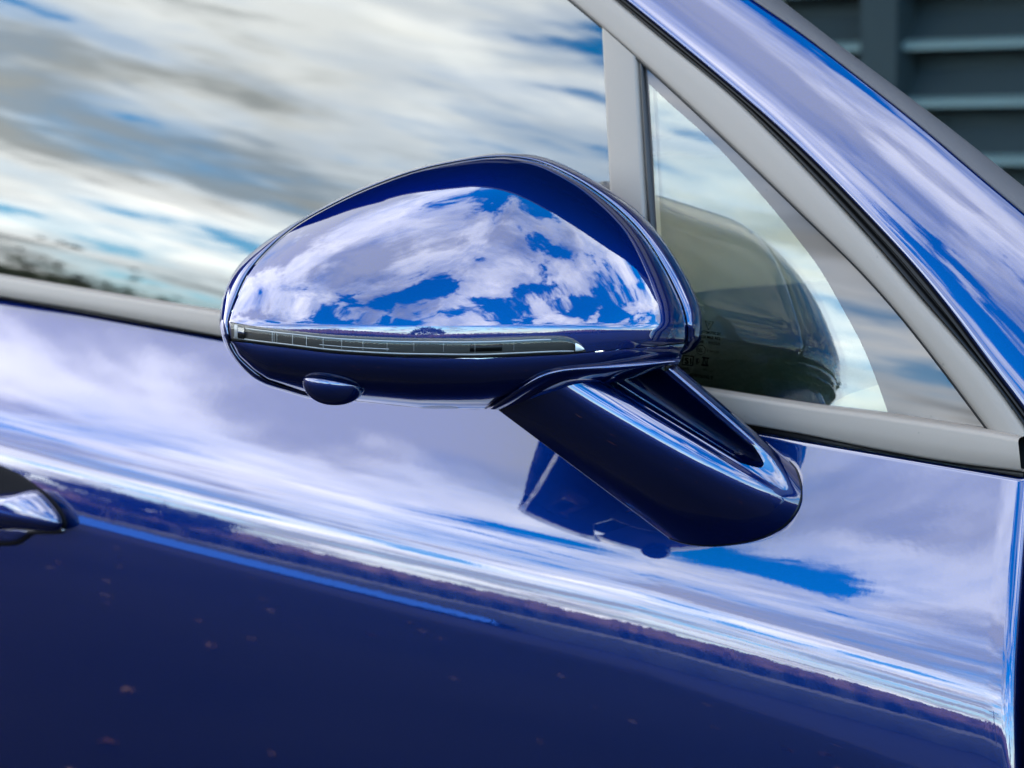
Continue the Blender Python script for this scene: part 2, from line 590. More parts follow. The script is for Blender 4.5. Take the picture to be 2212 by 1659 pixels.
def tree(loc, h, cw, kind, label, name='tree', leafy=True, seed=0):
    rng = np.random.RandomState(seed)
    root = empty(name, loc, label, 'tree', 'trees mirrored in the car paint')
    bark = M.setdefault('bark', simple('bark', (0.05, 0.04, 0.032), 0.9, noise=0.3, nscale=8))
    leaf = M.setdefault('leaf', simple('dark_foliage', (0.030, 0.042, 0.018), 0.7, noise=0.6, nscale=1.5))
    parts = []

    def limb(a, b2, r0, r1):
        a, b2 = np.array(a, float), np.array(b2, float)
        d = b2-a
        u = np.cross(d, [0.3, 0.9, 0.1])
        u /= np.linalg.norm(u)
        w = np.cross(d, u)
        w /= np.linalg.norm(w)
        ring = lambda c, r: [tuple(c+r*(math.cos(q)*u+math.sin(q)*w)) for q in np.arange(6)*math.pi/3]
        parts.append(grid([ring(a, r0), ring(b2, r1)], closed_u=True))
    limb((0, 0, 0), (0, 0, h*.42), h*.03, h*.018)
    tips = []

    def branch(p, d, ln, r, depth):
        q = np.array(p)+np.array(d)*ln
        limb(p, q, r, r*.55)
        if depth == 0:
            tips.append(q)
            return
        for _ in range(3 if depth > 1 else 4):
            nd = np.array(d)+rng.normal(0, .55, 3)+np.array([0, 0, .12])
            nd /= np.linalg.norm(nd)
            branch(q, nd, ln*rng.uniform(.55, .8), r*.55, depth-1)
    for k in range(6):
        a = k*1.05+rng.uniform(-.3, .3)
        d = np.array([math.cos(a)*cw, math.sin(a)*cw, rng.uniform(.5, 1.1)])
        d /= np.linalg.norm(d)
        branch((0, 0, h*rng.uniform(.25, .42)), d, h*.20, h*.014, 3)
    joined('trunk', parts, bark, root, local=True)
    if leafy:
        V, Fc = [], []
        core = [np.array([0, 0, h*.62])+rng.normal(0, 1, 3)*np.array([.17*cw, .17*cw, .16])*h for _ in range(110)]
        for q in tips+core:
            for _ in range(9 if leafy is True else 3):
                c = q+rng.normal(0, h*.035, 3)
                r = h*rng.uniform(.012, .028)
                n1, n2 = rng.normal(0, 1, 3), rng.normal(0, 1, 3)
                n1 /= np.linalg.norm(n1)
                n2 /= np.linalg.norm(n2)
                k = len(V)
                V += [tuple(c+r*n1), tuple(c+r*n2), tuple(c-r*n1), tuple(c-r*n2)]
                Fc.append((k, k+1, k+2, k+3))
        mesh_obj('crown', V, Fc, leaf, root, smooth=False, local=True)


TREES = [((22, -34, 0), 6.0, 1.0, True, 'dense dark tree mirrored above the middle of the turn signal'),
         ((28, -33, 0), 4.0, 1.2, False, 'small bare tree mirrored beside the dense dark tree'),
         ((33, -28, 0), 4.2, 1.3, False, 'spreading bare tree mirrored in the right half of the mirror cap'),
         ((44, -16, 0), 5.0, 1.4, False, 'wide bare tree mirrored near the right end of the mirror cap'),
         ((40, -3, 0), 7.0, 1.3, False, 'tall bare tree mirrored at the right corner of the mirror cap'),
         ((2, -42, 0), 4.5, 1.2, False, 'low bare tree mirrored left of the dense dark tree')]
for az_, ds_, h_, lab_ in ((-137.6, 110, 11.6, 'leafy tree blurred at the lower left corner of the side window'),
                           (-135.4, 115, 11.0, 'smaller leafy tree blurred over the sill trim, nearer the wing mirror')):
    TREES.append(((-1.3+ds_*math.cos(R(az_)), ds_*math.sin(R(az_)), 0), h_, 0.8, True, lab_))
for i, (loc, h, cw, lf, lab) in enumerate(TREES):
    tree(loc, h, cw, '', lab, 'leafy_tree' if lf else 'bare_tree', lf, 10+i)


def pole():
    m = M['bark']
    p = empty('utility_pole', (-22, -62, 0), 'wooden utility pole mirrored at the left end of the mirror cap', 'utility pole')
    ring = lambda z, r: [(-22+r*math.cos(a), -62+r*math.sin(a), z) for a in np.arange(10)*.6283]
    v, f = grid([ring(0, .16), ring(8.5, .11)], closed_u=True)
    mesh_obj('pole_shaft', v, f, m, p)
    joined('crossarm', [box(-23.2, -20.8, -62.08, -61.92, 7.9, 8.1)], m, p, smooth=False)


pole()

# ------------------------------------------------------------------ the car: side surfaces
car = empty('car', (-1.0, 0.9, 0), 'glossy deep blue car seen close at its wing mirror, front door and side windows', 'car')

T_TOP = [(-160, 571), (0, 597), (260, 641), (471, 674), (1100, 775), (1728, 874), (1922, 899), (2134, 932), (2200, 945)]
T_BOT = [(-160, 612), (0, 641), (182, 671), (476, 727), (1100, 833), (1728, 938), (1884, 970), (2040, 998), (2209, 1020)]
_pt = [on_surf(x, y, lambda X, Z: 0.0) for x, y in T_TOP]
ZT = np.polyfit([p.x for p in _pt], [p.z for p in _pt], 2)
_pb = [on_surf(x, y, lambda X, Z: -0.002) for x, y in T_BOT]
ZB = np.polyfit([p.x for p in _pb], [p.z for p in _pb], 2)


def zt(x): return ZT[0]*x*x+ZT[1]*x+ZT[2]
def zb(x): return ZB[0]*x*x+ZB[1]*x+ZB[2]


G_CURV = 0.30


def g_tilt(x):
    return math.tan(R(float(np.interp(x, [-1.4, -1.2, -0.8, -0.6], [4.6, 5.4, 7.3, 8.0]))))


def glass_y(x, z, off=0.0):
    d = z-zt(x)
    return 0.012 + g_tilt(x)*d + G_CURV*d*d - off


def gl(off=0.0):
    return lambda X, Z: glass_y(X, Z, off)


# door section: tilt of the panel (degrees from vertical) against depth below the sill trim
PROF = [(0.0, 25), (0.03, 24.5), (0.06, 23.4), (0.075, 21.3), (0.09, 16.6), (0.104, 10.6), (0.113, 7.9), (0.124, 6.2), (0.1365, 4.6), (0.1425, 0.6), (0.19, -2.0), (0.30, -4.5), (0.8, -9)]
_vs = np.linspace(0, 0.8, 1601)
_tl = np.interp(_vs, [p[0] for p in PROF], [p[1] for p in PROF])
_k = np.hanning(11)
_tl = np.convolve(np.pad(_tl, 5, mode='edge'), _k/_k.sum(), mode='valid')
_yy = -np.concatenate([[0], np.cumsum(np.tan(np.radians(_tl[:-1]))*(_vs[1]-_vs[0]))])


def vscale(x):
    return float(np.interp(x, [-1.4, -0.78, -0.66, -0.54], [0.99, 1.0, 1.075, 1.17]))


def door_y(x, z, off=0.0):
    v = (zb(x)-z)/vscale(x)
    y = float(np.interp(v, _vs, _yy)) if v >= 0 else 0.0
    return -0.002 + y + 0.030*(x+0.75)**2 - off


def dr(off=0.0):
    return lambda X, Z: door_y(X, Z, off)


XF = on_surf(2216, 1060, dr()).x      # leading edge of the door, which rakes forward as it goes down


def xf(v):
    return XF+0.115*v


def build_door():
    us = np.linspace(0, 1, 150)
    xs = lambda v: [-2.0+u*(xf(v)-0.007+2.0) for u in us]
    vs = list(np.concatenate([np.linspace(0.0035, 0.2, 150), np.linspace(0.205, 0.6, 60)]))
    rows = []
    # rolled top edge
    for dv, dy in ((0.0032, 0.012), (0.0026, 0.006), (0.0026, 0.0025), (0.0029, 0.0008)):
        rows.append([Vector((x, door_y(x, zb(x)-dv)+dy, zb(x)-dv)) for x in xs(dv)])
    for v in vs:
        rows.append([Vector((x, door_y(x, zb(x)-v), zb(x)-v)) for x in xs(v)])
    # rolled leading edge
    for r in rows:
        e = r[-1]
        for dx, dy in ((.002, .0002), (.004, .0009), (.0056, .0022), (.0066, .0042), (.007, .009), (.007, .022)):
            r.append(Vector((e.x+dx, e.y+dy, e.z)))
    loft('door', rows, M['paint'], car)
    # shut line: dark jamb behind the door's leading edge and the wing beyond it
    rows = [[Vector((x, door_y(XF, z)+0.020, z)) for x in (XF-0.02, XF+0.10)] for z in np.linspace(0.45, zb(XF)+.02, 12)]
    loft('door_jamb', rows, M['black'], car)
    rows = []
    for v in vs[::3]:
        e = Vector((xf(v)+0.0052, door_y(XF, zb(XF)-v), zb(XF)-v))
        r = [Vector((e.x+dx, e.y+dy, e.z)) for dx, dy in ((0, .022), (0, .011), (.0008, .0058), (.0025, .003), (.005, .0012), (.008, .0003), (.012, 0))]
        r += [Vector((e.x+dx, e.y, e.z)) for dx in (.05, .1, .2, .3)]
        rows.append(r)
    loft('front_wing', rows, M['paint'], car)


build_door()


def band(name, A, B, fa, fb, mat, parent, n=90, prof=((0, -.006), (0, 0), (.08, .0022), (.3, .003), (.7, .003), (.92, .0022), (1, 0), (1, -.006)), sharp=None, label=None):
    """a moulding between two outlines on the body, with a raised rounded section"""
    rows = []
    for (a, b) in zip(A, B):
        pa, pb = on_surf(*a, fa), on_surf(*b, fb)
        r = []
        for s, o in prof:
            p = pa.lerp(pb, s)
            r.append(Vector((p.x, p.y-o, p.z)))
        rows.append(r)
    return loft(name, rows, mat, parent, sharp=sharp, label=label)


# sill trim along the bottom of the windows; its front end is closed
n = 110
A, B = curve(T_TOP, n), curve(T_BOT, n)
trim_prof = ((0, -.016), (0, -.005), (.02, -.0015), (.07, .0004), (.16, .0010), (.5, .0012), (.9, .0014), (.97, .0006), (1, -.002), (1, -.012))
belt = band('sill_trim', A, B, lambda X, Z: 0.0, lambda X, Z: -0.002, M['trim'], car, prof=trim_prof)
# dark gap under the sill trim
Ag = [(x, y-3) for x, y in B]
Bg = [(x, y+10) for x, y in B]
band('sill_gap', Ag, Bg, lambda X, Z: 0.009, lambda X, Z: 0.009, M['black'], car, prof=((0, 0), (.5, -.001), (1, 0)))

IN = [(1090, -118), (1230, 0), (1300, 59), (1375, 125), (1481, 222), (1617, 351), (1731, 462), (1850, 578), (1931, 667), (2009, 764), (2087, 867), (2140, 938)]
OUT = [(1175, -125), (1327, 0), (1436, 91), (1572, 202), (1663, 290), (1776, 408), (1889, 533), (1980, 640), (2060, 730), (2130, 812), (2197, 903), (2222, 942)]
SEAL = [(1190, -130), (1350, 0), (1481, 107), (1572, 183), (1663, 261), (1776, 368), (1889, 485), (1976, 580), (2056, 679), (2134, 785), (2212, 888), (2255, 950)]
POUT = [(1460, -120), (1626, 0), (1708, 55), (1844, 159), (1980, 266), (2116, 382), (2212, 462), (2320, 555)]
WOUT = [(1530, -122), (1688, 0), (1799, 86), (1962, 208), (2057, 280), (2212, 403), (2330, 500)]

n = 100
cin, cout, cseal = curve(IN, n), curve(OUT, n), curve(SEAL, n)
frame = band('window_frame', cin, cout, gl(0.004), gl(0.004), M['trim'], car,
             prof=((0, -.008), (0, -.0015), (.04, .0004), (.12, .0010), (.3, .0014), (.62, .0015), (.9, .0013), (.97, .0006), (1, -.003), (1, -.01)))
# black seal between frame and pillar: two lips
seal = band('pillar_seal', cout, cseal, gl(0.003), gl(0.004), M['gloss_black'], car,
            prof=((0, -.010), (.02, -.004), (.15, -.0005), (.28, .0003), (.4, -.004), (.5, -.0045), (.6, -.001), (.75, .0012), (.9, .0002), (1, -.006), (1, -.02)))
# thin black line between frame and panes
cin2 = [(x-3.2, y+3.2) for x, y in cin]
band('frame_gasket', [(x+2, y-2) for x, y in cin], cin2, gl(0.0035), gl(0.0022), M['black'], car, prof=((0, 0), (.6, .0008), (1, -.0012)))

# ------------------------------------------------------------------ window panes


def sheet(name, rows_px, off, mat, parent, back=None, label=None):
    rows = [[on_surf(x, y, gl(off)) for x, y in r] for r in rows_px]
    v, f = grid(rows)
    # orient the sheet outwards
    p = [Vector(v[i]) for i in f[len(f)//2]]
    nrm = (p[1]-p[0]).cross(p[2]-p[0])
    if nrm.dot(CAMP-p[0]) < 0:
        f = [tuple(reversed(q)) for q in f]
    V, Fc = list(v), list(f)
    if back:
        b = len(V)
        nn = Vector((0, math.cos(R(11)), -math.sin(R(11))))
        V += [Vector(q)+nn*back for q in v]
        Fc += [tuple(i+b for i in q) for q in f]
    o = mesh_obj(name, V, Fc, mat, parent, label=label)
    nr = []
    for q in V:
        d = q.z-zt(q.x)
        g = Vector((0, -1, g_tilt(q.x)+2*G_CURV*d)).normalized()
        nr.append(g)
    o.data.normals_split_custom_set_from_vertices(nr)
    return o


def between(A, B, m):
    return [[(a[0]+(b[0]-a[0])*k/m, a[1]+(b[1]-a[1])*k/m) for a, b in zip(A, B)] for k in range(m+1)]


bot = lin([(-160, 577), (0, 603), (260, 647), (471, 680), (1100, 781), (1352, 822)], 60)
top = lin([(-160, -125), (1085, -125), (1230, -2), (1320, 72), (1352, 100)], 60)
side_window = sheet('side_window', between(bot, top, 30), 0.0, M['glass'], car, back=0.004)

# divider post between the panes: satin face, dark channel, thin edge
band('window_divider', lin([(1300, 56), (1318, 410), (1337, 822)], 30), lin([(1376, 124), (1395, 476), (1414, 836)], 30), gl(0.003), gl(0.003), M['trim'], car,
     prof=((0, -.004), (0, 0), (.03, .0008), (.1, .001), (.9, .001), (.97, .0006), (1, -.003)))
band('divider_channel', lin([(1375, 122), (1394, 476), (1413, 836)], 30), lin([(1390, 138), (1413, 498), (1434, 840)], 30), gl(0.002), gl(0.002), M['black'], car,
     prof=((0, -.003), (.1, -.002), (.3, -.0005), (.6, .0012), (.85, .0010), (1, -.003)))

# quarter pane: clear middle and ceramic border are cut along one line
FR = [(1402, 181), (1445, 222), (1527, 295), (1617, 390), (1708, 498), (1770, 580), (1822, 670), (1862, 745), (1894, 823), (1922, 902), (1926, 912)]
fr = curve(FR, 60)
lo = lin([(1402, 181), (1419, 490), (1437, 838), (1437, 838), (1926, 912)], 60)
lo = lin([(1402, 181), (1411, 330), (1419, 490), (1437, 845)], 25) + lin([(1445, 846), (1700, 884), (1926, 915)], 35)
quarter = sheet('quarter_window', between(fr, lo, 30), 0.0, M['qglass'], car, back=0.0042)
cin_q = curve([(1386, 134), (1481, 221), (1617, 350), (1731, 461), (1850, 577), (1931, 666), (2009, 763), (2087, 866), (2142, 940)], 70)
fr_q = curve(FR, 70)
sheet('frit_border', between(fr_q, cin_q, 10), 0.0, M['frit'], quarter)
sheet('frit_border', between(lin([(1386, 134), (1434, 845)], 20), lin([(1402, 181), (1437, 845)], 20), 4), 0.0, M['frit'], quarter)

# ------------------------------------------------------------------ pillar and windscreen


def build_pillar():
    n = 90
    ci = curve([(x+1, y-1) for x, y in SEAL], n)
    base = [on_surf(x, y, gl(0.004)) for x, y in ci]
    pin = np.array([project(p) for p in base])
    po = np.array(curve(POUT, 400))
    wo = np.array(curve(WOUT, 400))

    def side_of(poly, p):
        """signed distance of p from poly (positive: beyond it, up and right)"""
        d = poly-np.array(p)
        i = int(np.argmin((d**2).sum(1)))
        i = min(max(i, 1), len(poly)-2)
        tg = poly[i+1]-poly[i-1]
        v = np.array(p)-poly[i]
        return (v[0]*(-tg[1])+v[1]*tg[0])*(-1)/np.linalg.norm(tg)

    angs = [(0, -20), (.04, 6), (.10, 14), (.3, 22), (.6, 31), (.9, 42), (1.0, 50)]
    rows, edge, n_end, axes = [], [], [], []
    for i in range(n):
        a = base[max(i-1, 0)]
        b = base[min(i+1, n-1)]
        ax = (b-a).normalized()
        d = base[i].z-zt(base[i].x)
        n0 = Vector((0, -1, g_tilt(base[i].x)+2*G_CURV*d)).normalized()
        n0 = (n0-ax*n0.dot(ax)).normalized()
        t0 = ax.cross(n0)
        if t0.z < 0:
            t0 = -t0

        def path(w, steps=44):
            p = base[i].copy()
            out = [p.copy()]
            for k in range(steps):
                s = (k+.5)/steps
                al = R(np.interp(s, [q[0] for q in angs], [q[1] for q in angs]))
                tdir = t0*math.cos(al)-n0*math.sin(al)
                p = p+tdir*(w/steps)
                out.append(p.copy())
            return out, al
        lo_, hi_ = 0.02, 0.16
        for _ in range(22):
            mid = .5*(lo_+hi_)
            e = path(mid)[0][-1]
            if side_of(po, project(e)) > 0:
                hi_ = mid
            else:
                lo_ = mid
        pts, al = path(.5*(lo_+hi_))
        rows.append([base[i]+n0*-0.02] + pts + [pts[-1]-n0*0.004-t0*0.0005, pts[-1]-n0*.02])
        edge.append(pts[-1])
        n_end.append((n0, t0))
        axes.append(ax)
    # smooth the rows along the pillar
    arr = np.array([[tuple(p) for p in r] for r in rows])
    for _ in range(6):
        arr[1:-1] = .25*arr[:-2]+.5*arr[1:-1]+.25*arr[2:]
    rows = [[Vector(p) for p in r] for r in arr]
    loft('windscreen_pillar', rows, M['paint'], car)
    # windscreen: seal strip and glass, both carried on from the pillar's edge
    edge = [r[-3] for r in rows]
    srows, gedge = [], []
    for i in range(n):
        n0, t0 = n_end[i]
        al = R(54)
        td = t0*math.cos(al)-n0*math.sin(al)
        up = n0*math.cos(al)+t0*math.sin(al)
        lo_, hi_ = 0.005, 0.12
        e0 = edge[i]+td*0.0035-up*0.003
        for _ in range(20):
            mid = .5*(lo_+hi_)
            if side_of(wo, project(e0+td*mid)) > 0:
                hi_ = mid
            else:
                lo_ = mid
        w = .5*(lo_+hi_)
        srows.append([e0-up*.012, e0, e0+td*w*.1+up*.0006, e0+td*w*.5+up*.0012, e0+td*w*.9+up*.0006, e0+td*w*1.0, e0+td*w*1.02-up*.004])
        gedge.append((e0+td*w-up*0.0015, td, up))
    arr = np.array([[tuple(p) for p in r] for r in srows])
    for _ in range(6):
        arr[1:-1] = .25*arr[:-2]+.5*arr[1:-1]+.25*arr[2:]
    ws = None
    # glass: from the seal across the car, gently curved
    grows = []
    for i in range(n):
        p = Vector(arr[i][5])-gedge[i][2]*.0015
        td = gedge[i][1]
        ax = axes[n//2]
        hor = Vector((0.10, 1, 0)).normalized()
        r = []
        for k in range(40):
            s = k/39
            dirv = (td*(1-min(1, s*5))+hor*min(1, s*5)).normalized() if k else td
            if k:
                p = p+dirv*(1.30/39)
            r.append(p.copy())
        grows.append(r)
    arr2 = np.array([[tuple(p) for p in r] for r in grows])
    for _ in range(20):
        arr2[1:-1] = .25*arr2[:-2]+.5*arr2[1:-1]+.25*arr2[2:]
    for _ in range(4):
        arr2[:, 1:-1] = .25*arr2[:, :-2]+.5*arr2[:, 1:-1]+.25*arr2[:, 2:]
    ws = loft('windscreen', [[Vector(p) for p in r] for r in arr2], M['wglass'], car)
    loft('windscreen_seal', [[Vector(p) for p in r] for r in arr], M['wfrit'], ws)
    return arr2


WS = build_pillar()

# ------------------------------------------------------------------ wing mirror
O = (930.0, 705.0)
Z_BASE, HM = 1.385, 0.072
OUTER = [(474, 692), (484, 632), (513, 577), (565, 528), (659, 468), (721, 434), (799, 397), (904, 361), (1034, 335), (1070, 331), (1110, 331), (1161, 336),
         (1213, 353), (1292, 395), (1370, 449), (1422, 504), (1474, 582), (1500, 632), (1513, 666), (1516, 700), (1514, 735), (1500, 755), (1471, 768), (1416, 785), (1300, 830),
         (1180, 866), (1047, 884), (995, 884), (904, 881), (784, 870), (682, 864), (617, 847), (565, 829), (531, 805), (505, 777), (487, 748), (476, 712)]
INNER = [(495, 692), (513, 640), (539, 587), (591, 528), (643, 486), (721, 442), (799, 406), (903, 369), (1034, 343), (1075, 340), (1110, 341), (1160, 350),
         (1205, 368), (1270, 404), (1340, 458), (1392, 514), (1437, 586), (1458, 628), (1472, 660), (1480, 690), (1484, 725), (1478, 748), (1455, 766), (1405, 782), (1295, 825),
         (1180, 860), (1047, 880), (995, 880), (904, 877), (784, 865), (700, 857), (656, 845), (578, 820), (547, 798), (515, 767), (500, 738), (495, 712)]


def polar(pts):
    q = np.array(curve(pts, 500, closed=True))-np.array(O)
    a = np.arctan2(-q[:, 1], q[:, 0])
    r = np.hypot(q[:, 0], q[:, 1])
    i = np.argsort(a)
    a, r = a[i], r[i]
    a = np.concatenate([a-2*math.pi, a, a+2*math.pi])
    r = np.concatenate([r, r, r])
    return lambda t: float(np.interp(math.atan2(math.sin(t), math.cos(t)), a, r))


r_out, r_in = polar(OUTER), polar(INNER)
SEAM = [(498, 737), (591, 748), (721, 764), (851, 772), (922, 774), (1037, 775), (1104, 772), (1208, 767), (1268, 762), (1390, 751), (1484, 742)]
seam_y = lambda x: float(np.interp(x, [p[0] for p in SEAM], [p[1] for p in SEAM]))


def m_fac(t):
    """how far beyond the visible edge the dome would close; >1 leaves a crease"""
    d = math.degrees(t) % 360
    return float(np.interp(d, [0, 40, 75, 110, 150, 180, 360], [1.012, 1.02, 1.03, 1.05, 1.10, 1.14, 1.012]))


def virt(t):
    d = math.degrees(t) % 360
    if d <= 180:
        return r_in(t)*m_fac(t)
    # below the equator the cap keeps turning slowly
    q = t
    ru = r_in(math.pi if math.cos(t) < 0 else 0)*(1.14 if math.cos(t) < 0 else 1.012)
    rv = 330.0
    c, s_ = math.cos(q), math.sin(q)
    return 1/math.sqrt((c/ru)**2+(s_/rv)**2)


def h_cap(px, py):
    dx, dy = px-O[0], O[1]-py
    r = math.hypot(dx, dy)
    if r < 1e-6:
        return HM
    t = math.atan2(dy, dx)
    rho = min(r/virt(t), 0.9999)
    return HM*(1-rho**2.15)**0.5


def z_plane(px, py):
    return Z_BASE + 0.020*max(0, (O[1]-py)/370)


def cap_pt(px, py, off=0.0):
    return P(px, py, z_plane(px, py)-h_cap(px, py)-off)


BOTT = [(500, 738), (515, 768), (547, 799), (578, 820), (656, 846), (700, 858), (784, 867), (904, 880), (995, 883), (1047, 883), (1091, 858), (1130, 832), (1169, 810), (1208, 799), (1312, 788), (1416, 776), (1471, 767), (1486, 744)]
bott_y = lambda x: float(np.interp(x, [p[0] for p in BOTT], [p[1] for p in BOTT]))
DOMEB = [(500, 738), (515, 768), (547, 799), (578, 820), (656, 846), (700, 858), (784, 868), (904, 881), (995, 884), (1047, 884.5), (1150, 878), (1300, 850), (1416, 805), (1471, 775), (1486, 744)]
dome_y = lambda x: float(np.interp(x, [p[0] for p in DOMEB], [p[1] for p in DOMEB]))


def h_end(px):
    return -0.012+0.036*min(1, max(0, (790-px)/280))


def h_low(px, py):
    ys = seam_y(px)
    yb = max(dome_y(px), ys+1)
    w = min(max((py-ys)/(yb-ys), 0), 1)
    hs_ = h_cap(px, ys)-0.0006
    he = min(h_end(px), hs_-.001)
    return hs_-(hs_-he)*(1-(1-(0.10+.90*w)**2.6)**0.5)


def low_pt(px, py, off=0.0):
    return P(px, py, z_plane(px, py)-h_low(px, py)-off)


def build_mirror():
    # lower shell carries the rest of the mirror as its pieces
    cols = lin(SEAM, 170)
    rows = []
    for k in range(61):
        w = k/60
        w = w*(1.6-.6*w)
        rows.append([low_pt(x, y+(bott_y(x)-y)*w) for x, y in cols])
    low = loft('wing_mirror', rows, M['paint'], car)
    # painted cap
    nt, nr = 300, 70
    rows = []
    for j in range(nr+1):
        f = j/nr
        f = f*(1.35-.35*f)
        r = []
        for i in range(nt):
            t = 2*math.pi*i/nt
            if math.sin(t) >= -0.02:
                R1 = r_in(t)
            else:
                # out to the seam
                lo_, hi_ = 1.0, r_in(t)*1.2
                for _ in range(24):
                    mid = .5*(lo_+hi_)
                    x, y = O[0]+mid*math.cos(t), O[1]-mid*math.sin(t)
                    if y > seam_y(x)-1.2 or mid > r_in(t):
                        hi_ = mid
                    else:
                        lo_ = mid
                R1 = lo_
            rr = max(R1*f, .3)
            r.append(cap_pt(O[0]+rr*math.cos(t), O[1]-rr*math.sin(t)))
        rows.append(r)
    # turned-in edge
    rows.append([p+ray(1000, 700)*0.0008+(rows[0][0]-p).normalized()*0.0003 for p in rows[-1]])
    rows.append([p+ray(1000, 700)*0.004+(rows[0][0]-p).normalized()*0.0008 for p in rows[-2]])
    loft('mirror_cap', rows, M['paint'], low, closed_u=True)
    # rim ring round the glass opening
    rows = []
    for i in range(360):
        t = 2*math.pi*i/360
        ri, ro = r_in(t), r_out(t)
        c, s_ = math.cos(t), math.sin(t)
        pt = lambda r, h: P(O[0]+r*c, O[1]-r*s_, z_plane(O[0]+r*c, O[1]-r*s_)-h)
        hb = h_cap(O[0]+ri*c, O[1]-ri*s_) if s_ > -0.06 else h_cap(O[0]+r_in(0 if c > 0 else math.pi)*c, O[1])*0.5
        if s_ <= -0.06:
            hb = min(hb, h_end(O[0]+ri*c)+.003)
        bk = .055*max(0, min(1, (O[0]+ro*c-474)/930))
        dr_ = ro-ri
        sec = [pt(ri-2, hb-.012), pt(ri+1.0, hb-.006), pt(ri+1.8, hb-.0030), pt(ri+3.2, hb-.0022), pt(ri+.35*dr_+1.5, hb-.0035), pt(ri+.6*dr_, hb-.0062), pt(ri+.85*dr_, hb-.011), pt(ri+.97*dr_, hb-.017), pt(ro, hb-.026),
               pt(ro-1, -.012-.012-.4*bk), pt(ro-8, -.035-bk), pt(ro-20, -.040-bk), pt(ro-30, -.034-bk)]
        rows.append(sec)
    loft('mirror_rim', rows, M['paint'], low, closed_v=True)
    g = []
    for f in (1.0, .75, .5, .25, .02):
        g.append([P(O[0]+(r_out(t)-29)*f*math.cos(t), O[1]-(r_out(t)-29)*f*math.sin(t), Z_BASE+.036+.055*max(0, min(1, (O[0]+(r_out(t)-29)*f*math.cos(t)-474)/930))) for t in np.arange(120)*2*math.pi/120])
    v, f = grid(g, closed_u=True)
    mesh_obj('mirror_glass', v, f, M['mirror'], low)

    # ---------------- turn signal, set into the bottom edge of the cap
    ITOP = [(497, 695), (539, 703), (630, 714), (721, 723), (851, 729), (922, 730), (1037, 730), (1104, 728), (1190, 725), (1221, 726), (1247, 737), (1262, 751)]
    IBOT = [(500, 735), (545, 741), (630, 751), (721, 762), (851, 770), (922, 771.5), (1037, 772.5), (1104, 770), (1190, 766), (1221, 765), (1247, 763), (1266, 760)]
    n = 150
    it, ib = curve(ITOP, n), curve(IBOT, n)
    iy = lambda pts, x: float(np.interp(x, [p[0] for p in pts], [p[1] for p in pts]))

    def strip(name, a, b, o0, mat, parent, m=8, domed=0.0, label=None):
        rows = []
        for k in range(m+1):
            s = k/m
            rows.append([cap_pt(p[0]+(q[0]-p[0])*s, p[1]+(q[1]-p[1])*s, o0+domed*math.sin(math.pi*s)**.5 if domed else o0) for p, q in zip(a, b)])
        rows = [[p+ray(900, 740)*.002 for p in rows[0]]]+rows+[[p+ray(900, 740)*.002 for p in rows[-1]]]
        return loft(name, rows, mat, parent, label=label)
    lens = strip('turn_signal', it, ib, 0.0004, M['lamp_dark'], low)
    ln = lambda f0, f1, x0, x1, m=90: ([(x, iy(it, x)+(iy(ib, x)-iy(it, x))*f0) for x in np.linspace(x0, x1, m)], [(x, iy(it, x)+(iy(ib, x)-iy(it, x))*f1) for x in np.linspace(x0, x1, m)])
    return low, lens, strip, ln, it, ib, iy


low, lamp, strip, ln, it, ib, iy = build_mirror()


def lamp_details():
    # light guides along the strip, cross ribs, end reflectors: pieces of the mirror
    for f0, f1, x0, x1 in ((.17, .235, 530, 1190), (.80, .88, 505, 1240)):
        strip('light_guide', *ln(f0, f1, x0, x1), 0.0007, M['lamp_white'], low, m=2)
    for x, w, f1 in ((588, 1.5, .8), (592, 1.0, .8), (598, 1.0, .8), (632, 1.7, .8), (662, 1.6, .8), (698, 1.4, .8), (738, 1.1, .75), (784, 1.0, .75), (836, .8, .75), (894, .8, .7), (958, .7, .7), (1026, .7, .75), (1110, .6, .7)):
        a = [(x-w/2, iy(it, x)+(iy(ib, x)-iy(it, x))*q) for q in np.linspace(.22, f1, 6)]
        b = [(x+w/2, p[1]) for p in a]
        strip('light_rib', a, b, 0.0008, M['lamp_white'], low, m=2)
    strip('light_guide', *ln(.60, .65, 690, 840), 0.0006, M['lamp_white'], low, m=2)
    strip('circuit_board', *ln(.30, .70, 1015, 1085, 12), 0.0006, M['gloss_black'], low, m=2)
    a, b = ln(.08, .90, 506, 513, 6)
    strip('end_reflector', a, b, 0.0007, M['lamp_white'], low, m=6, domed=0.0008)
    a, b = ln(.15, .85, 514, 527, 8)
    strip('end_reflector', a, b, 0.0007, M['lamp_chrome'], low, m=6, domed=0.0016)
    a = [(1243, 741), (1250, 743.5), (1257, 748.5), (1262, 753)]
    b = [(1243, 759), (1250, 758.5), (1257, 757.5), (1262, 756)]
    strip('end_reflector', a, b, 0.0016, M['tip_white'], low, m=4, domed=0.0006)
    # clear cover
    strip('lamp_lens', it, ib, 0.0014, M['clear'], low, domed=0.0009)


lamp_details()


def pillow(name, outline, f, bulge, mat, parent, n=72, m=14, power=2.2, skirt=0.004, label=None, q=0.5):
    """a raised rounded piece with the given outline on the surface f(px, py, offset)"""
    c = curve(outline, n, closed=True)
    cx, cy = sum(p[0] for p in c)/n, sum(p[1] for p in c)/n
    rows = []
    for k in range(m+1):
        s = max(k/m, 1e-3)
        s = s*(1.3-.3*s)
        rows.append([f(cx+(x-cx)*s, cy+(y-cy)*s, bulge*(max(0, 1-s**power))**q) for x, y in c])
    rows.append([f(x, y, -skirt) for x, y in c])
    return loft(name, rows, mat, parent, closed_u=True, label=label)


